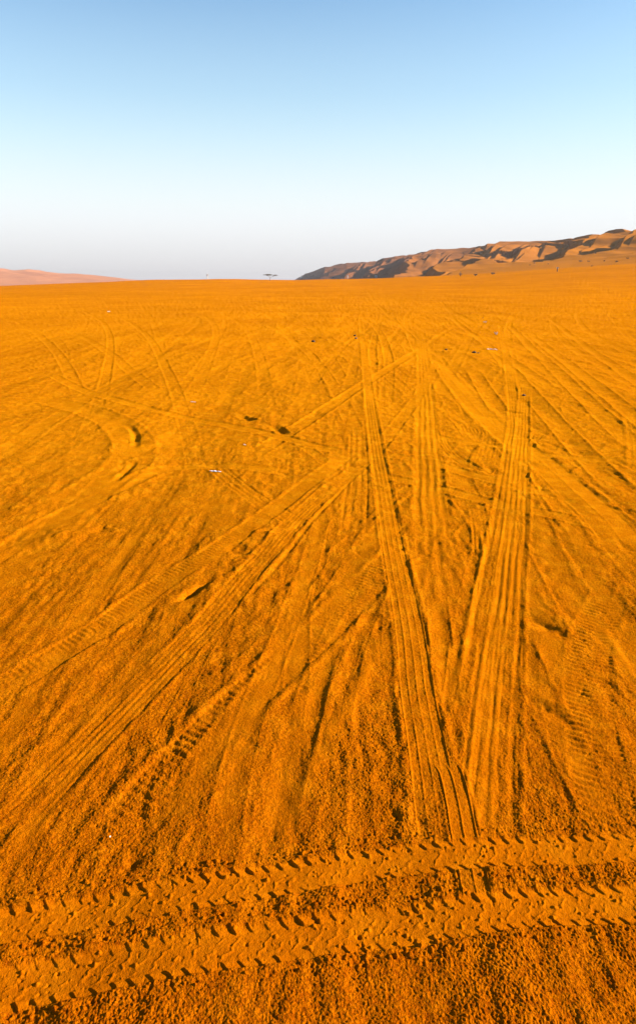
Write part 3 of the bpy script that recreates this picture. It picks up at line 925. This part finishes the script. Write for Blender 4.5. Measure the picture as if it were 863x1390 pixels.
def shrub(name, loc, w, h, label, up=False, group=None, cat='shrub'):
    t = thing(name, loc, label, cat, group)
    bm = bmesh.new()
    for k in range(7):
        a_ = RNG.uniform(0, 6.28); rr = RNG.uniform(.15, .42) * w
        tube(bm, (0, 0, -.1), (rr * math.cos(a_), rr * math.sin(a_), h * RNG.uniform(.4, .75)), .03 * h, .012 * h, 5)
    if up:
        tube(bm, (0, 0, -.1), (0.03 * w, 0, h * .95), .05 * h, .02 * h, 6)
    bm_obj('stem', bm, M_BARK, t)
    bm = bmesh.new()
    cl = [(RNG.uniform(-.34, .34) * w, RNG.uniform(-.34, .34) * w, h * RNG.uniform(.25, .62), RNG.uniform(.14, .24) * w) for _ in range(7)]
    if up:
        cl += [(0, 0, h * .8, .12 * w), (.05 * w, 0, h * .92, .09 * w)]

    def fn():
        c = cl[RNG.integers(0, len(cl))]
        d_ = RNG.normal(size=3); d_ /= np.linalg.norm(d_); r_ = c[3] * RNG.uniform(.4, 1)
        return c[0] + d_[0] * r_, c[1] + d_[1] * r_, max(.02, c[2] + d_[2] * r_ * .8 * h / w)
    leaves(bm, 240, fn, .05 * w)
    bm_obj('foliage', bm, M_SCRUB, t)
    return t


for (u, v, wpx, hpx, up, lab) in [
        (624.5, 374.6, 4.5, 6.0, True, 'upright grey desert shrub at the dune foot, leftmost of the three'),
        (644.5, 374.4, 7.0, 3.6, False, 'broad low grey desert shrub at the dune foot, middle of the three'),
        (668.5, 372.4, 7.0, 3.4, False, 'low brown desert shrub at the dune foot, rightmost of the three')]:
    q = sit(u, v); dd = math.hypot(q[0], q[1]) / 936.0
    shrub('desert_shrub', q, wpx * dd, hpx * dd, lab, up, 'shrubs at the dune foot')
src = None
for i, (u, v, wpx, hpx, lab) in enumerate([
        (719, 360, 2.6, 1.6, 'small dark tuft low on the sand slope, left one of a close pair'),
        (725, 357.5, 3.4, 2.0, 'dark tuft just above and right of another on the sand slope'),
        (744, 358.5, 2.4, 1.4, 'tiny dark tuft directly above the dark post on the slope'),
        (787, 355.5, 6.5, 2.6, 'widest dark tuft on the slope below the large dark dune face'),
        (799, 355.0, 3.8, 2.2, 'tuft immediately right of the widest tuft on the slope'),
        (803, 361.5, 3.0, 1.8, 'lone tuft low on the slope under the widest one'),
        (820, 354.5, 3.2, 2.0, 'tuft halfway between the widest one and the picture edge'),
        (836, 355.5, 4.6, 2.2, 'second tuft from the right edge on the sand slope'),
        (852, 351.0, 4.0, 2.0, 'rightmost tuft, high on the sand slope by the picture edge'),
        (808, 344.0, 3.2, 1.8, 'highest tuft, close beneath the dark face of the big dune'),
        (701, 352.5, 3.0, 1.6, 'leftmost tuft on the slope, right of the three shrubs')]):
    q = sit(u, v); dd = math.hypot(q[0], q[1]) / 936.0
    shrub('grass_tuft', q, wpx * dd, hpx * dd, lab, False, 'dark tufts dotting the sand slope', 'tuft')


# ---- litter and stones
def surf(u, v):
    x, y = flat(u, v)
    x, y, z = on_ground(u, v)
    r0, a0 = math.hypot(x, y), math.atan2(x, y)
    i = min(int(np.searchsorted(RR, r0)), NR - 1); j = min(int(np.searchsorted(AA, a0)), NA - 1)
    return x, y, float(Z[i, j])


def scrap(u, v, w, dpt, h, label, name='plastic_scrap', mat=None, rz=0.0, cat='litter', wave=3.0):
    """crumpled sheet with thickness, lying on the sand"""
    x, y, z = surf(u, v)
    bm = bmesh.new()
    n, m = 26, 9
    sd = RNG.uniform(0, 50)
    top, bot = [], []
    for lay_, off in ((top, 0.0035), (bot, 0.0)):
        for i in range(n):
            row = []
            for j in range(m):
                s_, t_ = i / (n - 1) - .5, j / (m - 1) - .5
                tw = 1 - .5 * abs(s_ * 2) ** 2 + .25 * math.sin(9 * s_ + sd)
                X_ = s_ * w; Y_ = t_ * dpt * tw + .35 * dpt * math.sin(5 * s_ + sd)
                zz = h * (.5 + .5 * math.sin(wave * 6.3 * s_ + sd)) * (1 - .4 * abs(t_)) + .35 * h * float(noise(np.array(s_ * 9 + sd), np.array(t_ * 5.0), 95))
                row.append(bm.verts.new((X_, Y_, max(0, zz) + off)))
            lay_.append(row)
    for i in range(n - 1):
        for j in range(m - 1):
            bm.faces.new((top[i][j], top[i + 1][j], top[i + 1][j + 1], top[i][j + 1]))
            bm.faces.new((bot[i][j + 1], bot[i + 1][j + 1], bot[i + 1][j], bot[i][j]))
    for i in range(n - 1):
        bm.faces.new((bot[i][0], bot[i + 1][0], top[i + 1][0], top[i][0]))
        bm.faces.new((top[i][-1], top[i + 1][-1], bot[i + 1][-1], bot[i][-1]))
    for j in range(m - 1):
        bm.faces.new((top[0][j], top[0][j + 1], bot[0][j + 1], bot[0][j]))
        bm.faces.new((bot[-1][j], bot[-1][j + 1], top[-1][j + 1], top[-1][j]))
    o = bm_obj(name, bm, mat or M_PLASTIC, None, True)
    o.location = (x, y, z + 0.004); o.rotation_euler = (0, 0, rz)
    return tag(o, label, cat)


scrap(292, 637, .15, .026, .006, 'crumpled white plastic strip lying alone on the sand at middle left', 'plastic_strip', rz=R(-6))
scrap(332, 602, .035, .025, .006, 'tiny pale scrap beyond the crumpled white strip')
scrap(262, 543.5, .10, .035, .005, 'thin pale shred on the cross track at upper left')
scrap(658, 437.5, .22, .18, .035, 'white crumpled bag at upper right, farthest of three scraps', 'plastic_bag')
scrap(673, 453.5, .13, .15, .09, 'compact bright white bag between two flatter scraps', 'plastic_bag', wave=1)
scrap(667, 475, .34, .14, .03, 'long faded pale sheet, nearest of the three scraps at upper right', 'plastic_sheet')
scrap(147.5, 423, .22, .14, .05, 'small bluish white scrap on the distant sand at left')


def stone(u, v, w, label, mat, name='stone', hk=.6, cat='stone', group=None):
    x, y, z = surf(u, v)
    bm = bmesh.new(); bmesh.ops.create_icosphere(bm, subdivisions=3, radius=.5)
    sd = RNG.uniform(0, 40)
    for vv in bm.verts:
        c = vv.co
        k_ = 1 + .35 * float(noise(np.array(c.x * 2.4 + sd), np.array(c.y * 2.4 + c.z * 1.7), 97)) + .15 * float(noise(np.array(c.x * 6 + sd), np.array(c.z * 6 + c.y * 3), 98))
        vv.co = (c.x * w * k_, c.y * w * .8 * k_, c.z * w * hk * k_)
    o = bm_obj(name, bm, mat, None, True)
    o.location = (x, y, z + w * hk * .22); o.rotation_euler = (0, 0, RNG.uniform(0, 6))
    return tag(o, label, cat, group)


stone(643, 479, .15, 'dark stone on the sand at upper right, largest of the dark stones', M_STONE)
stone(649, 480, .07, 'small dark stone touching the right side of the largest one', M_STONE)
stone(605.5, 474, .10, 'dark stone at the left end of a short scratch in the sand', M_STONE)
stone(425, 462.5, .14, 'dark stone in the dug sand row, left of centre', M_STONE)
stone(481.5, 454.5, .12, 'dark stone in the dug sand row, beside the central track', M_STONE)
stone(483, 459, .12, 'small dark stone just below another in the dug sand row', M_STONE)
stone(711, 536, .07, 'dark stone beside the ribbed tracks at right', M_STONE)
stone(149, 1134, .008, 'tiny pale pebble on the loose sand at lower left', M_PEBBLE, 'pebble', cat='pebble')
stone(655, 436 - 4, .10, 'dark fragment just behind the farthest white bag', M_STONE)

# ------------------------------------------------------------------ haze
bm = bmesh.new(); box(bm, -9300, 9300, -9300, 9300, float(min(Z.min(), DZ.min(), Z2.min())) - 1, float(max(DZ.max(), Z2.max())) + 6)
m = bpy.data.materials.new('haze_air'); m.use_nodes = True
nt = m.node_tree; nt.nodes.clear()
out = nt.nodes.new('ShaderNodeOutputMaterial'); pv = nt.nodes.new('ShaderNodeVolumePrincipled')
pv.inputs['Color'].default_value = (0.46, 0.45, 0.50, 1); pv.inputs['Density'].default_value = 0.00007
pv.inputs['Anisotropy'].default_value = 0.2
nt.links.new(pv.outputs[0], out.inputs['Volume'])
hz = bm_obj('haze', bm, m); hz['kind'] = 'stuff'; hz['label'] = 'thin dusty haze over the plain'; hz['category'] = 'haze'

# ------------------------------------------------------------------ light, sky, camera
w = bpy.data.worlds.new('World'); S.world = w; w.use_nodes = True
nt = w.node_tree
bg = nt.nodes['Background']
sky = nt.nodes.new('ShaderNodeTexSky'); sky.sky_type = 'NISHITA'; sky.sun_disc = False
sky.sun_elevation = R(SUN_EL); sky.sun_rotation = R(SUN_AZ)
sky.altitude = 0; sky.air_density = 1.0; sky.dust_density = 0.3; sky.ozone_density = 2.0
gn = nt.nodes.new('ShaderNodeMix'); gn.data_type = 'RGBA'; gn.blend_type = 'MULTIPLY'; gn.inputs[0].default_value = 1
gn.inputs[7].default_value = (1.03, 1.17, 1.16, 1); gn.clamp_result = False
nt.links.new(sky.outputs[0], gn.inputs[6])
# dusty air low over the desert: the sky whitens toward the horizon and greys in the last degrees
tc_ = nt.nodes.new('ShaderNodeTexCoord'); sx = nt.nodes.new('ShaderNodeSeparateXYZ')
nt.links.new(tc_.outputs['Generated'], sx.inputs[0])
rc = nt.nodes.new('ShaderNodeValToRGB'); rf = nt.nodes.new('ShaderNodeValToRGB')
SKYW = 0.056
for rmp, st in ((rc, [(0.0, (.79, .765, .785)), (.03, (.83, .82, .84)), (.065, (.95, .95, .97)), (.10, (.99, 1.0, 1.02)), (.16, (.92, 1.02, 1.05)), (.23, (.76, .96, 1.04))]),
                (rf, [(0.0, (.97,) * 3), (.06, (.94,) * 3), (.10, (.85,) * 3), (.16, (.62,) * 3), (.23, (.34,) * 3), (.34, (0.0,) * 3)])):
    cr = rmp.color_ramp; cr.interpolation = 'B_SPLINE' if rmp is rc else 'LINEAR'
    while len(cr.elements) < len(st):
        cr.elements.new(0.5)
    for e_, (p_, c_) in zip(cr.elements, st):
        e_.position = p_
    for e_, (p_, c_) in zip(cr.elements, st):
        e_.color = (*c_, 1)
    nt.links.new(sx.outputs['Z'], rmp.inputs[0])
vm = nt.nodes.new('ShaderNodeVectorMath'); vm.operation = 'SCALE'; vm.inputs['Scale'].default_value = 1 / (SKYW * 2 ** 1.8)
nt.links.new(rc.outputs[0], vm.inputs[0])
mh = nt.nodes.new('ShaderNodeMix'); mh.data_type = 'RGBA'; mh.clamp_result = False
nt.links.new(rf.outputs[0], mh.inputs[0]); nt.links.new(gn.outputs[2], mh.inputs[6]); nt.links.new(vm.outputs[0], mh.inputs[7])
nt.links.new(mh.outputs[2], bg.inputs[0]); bg.inputs[1].default_value = SKYW

ld = bpy.data.lights.new('sun', 'SUN'); ld.energy = 5.0; ld.angle = R(0.5); ld.color = (1.0, 0.93, 0.80)
lo = bpy.data.objects.new('sun', ld); COL.objects.link(lo)
from mathutils import Vector
sd_ = Vector((math.sin(R(SUN_AZ)) * math.cos(R(SUN_EL)), math.cos(R(SUN_AZ)) * math.cos(R(SUN_EL)), math.sin(R(SUN_EL))))
lo.rotation_euler = sd_.to_track_quat('Z', 'Y').to_euler()
lo.location = (0, 0, 300)

cd = bpy.data.cameras.new('camera'); cam = bpy.data.objects.new('camera', cd); COL.objects.link(cam)
cd.sensor_fit = 'HORIZONTAL'; cd.sensor_width = 36; cd.lens = 36 * FPX / 863
cd.shift_y = -(695 - 650) / 863
cd.clip_start = 0.05; cd.clip_end = 40000
cam.location = (0, 0, CAM_H); cam.rotation_euler = (math.pi / 2 - PITCH, 0, 0)
S.camera = cam

S.view_settings.view_transform = 'Standard'; S.view_settings.look = 'None'
S.view_settings.gamma = 1; S.view_settings.use_curve_mapping = False
S.view_settings.exposure = 1.8
S.cycles.use_denoising = True
S.cycles.max_bounces = 5
S.cycles.volume_bounces = 0
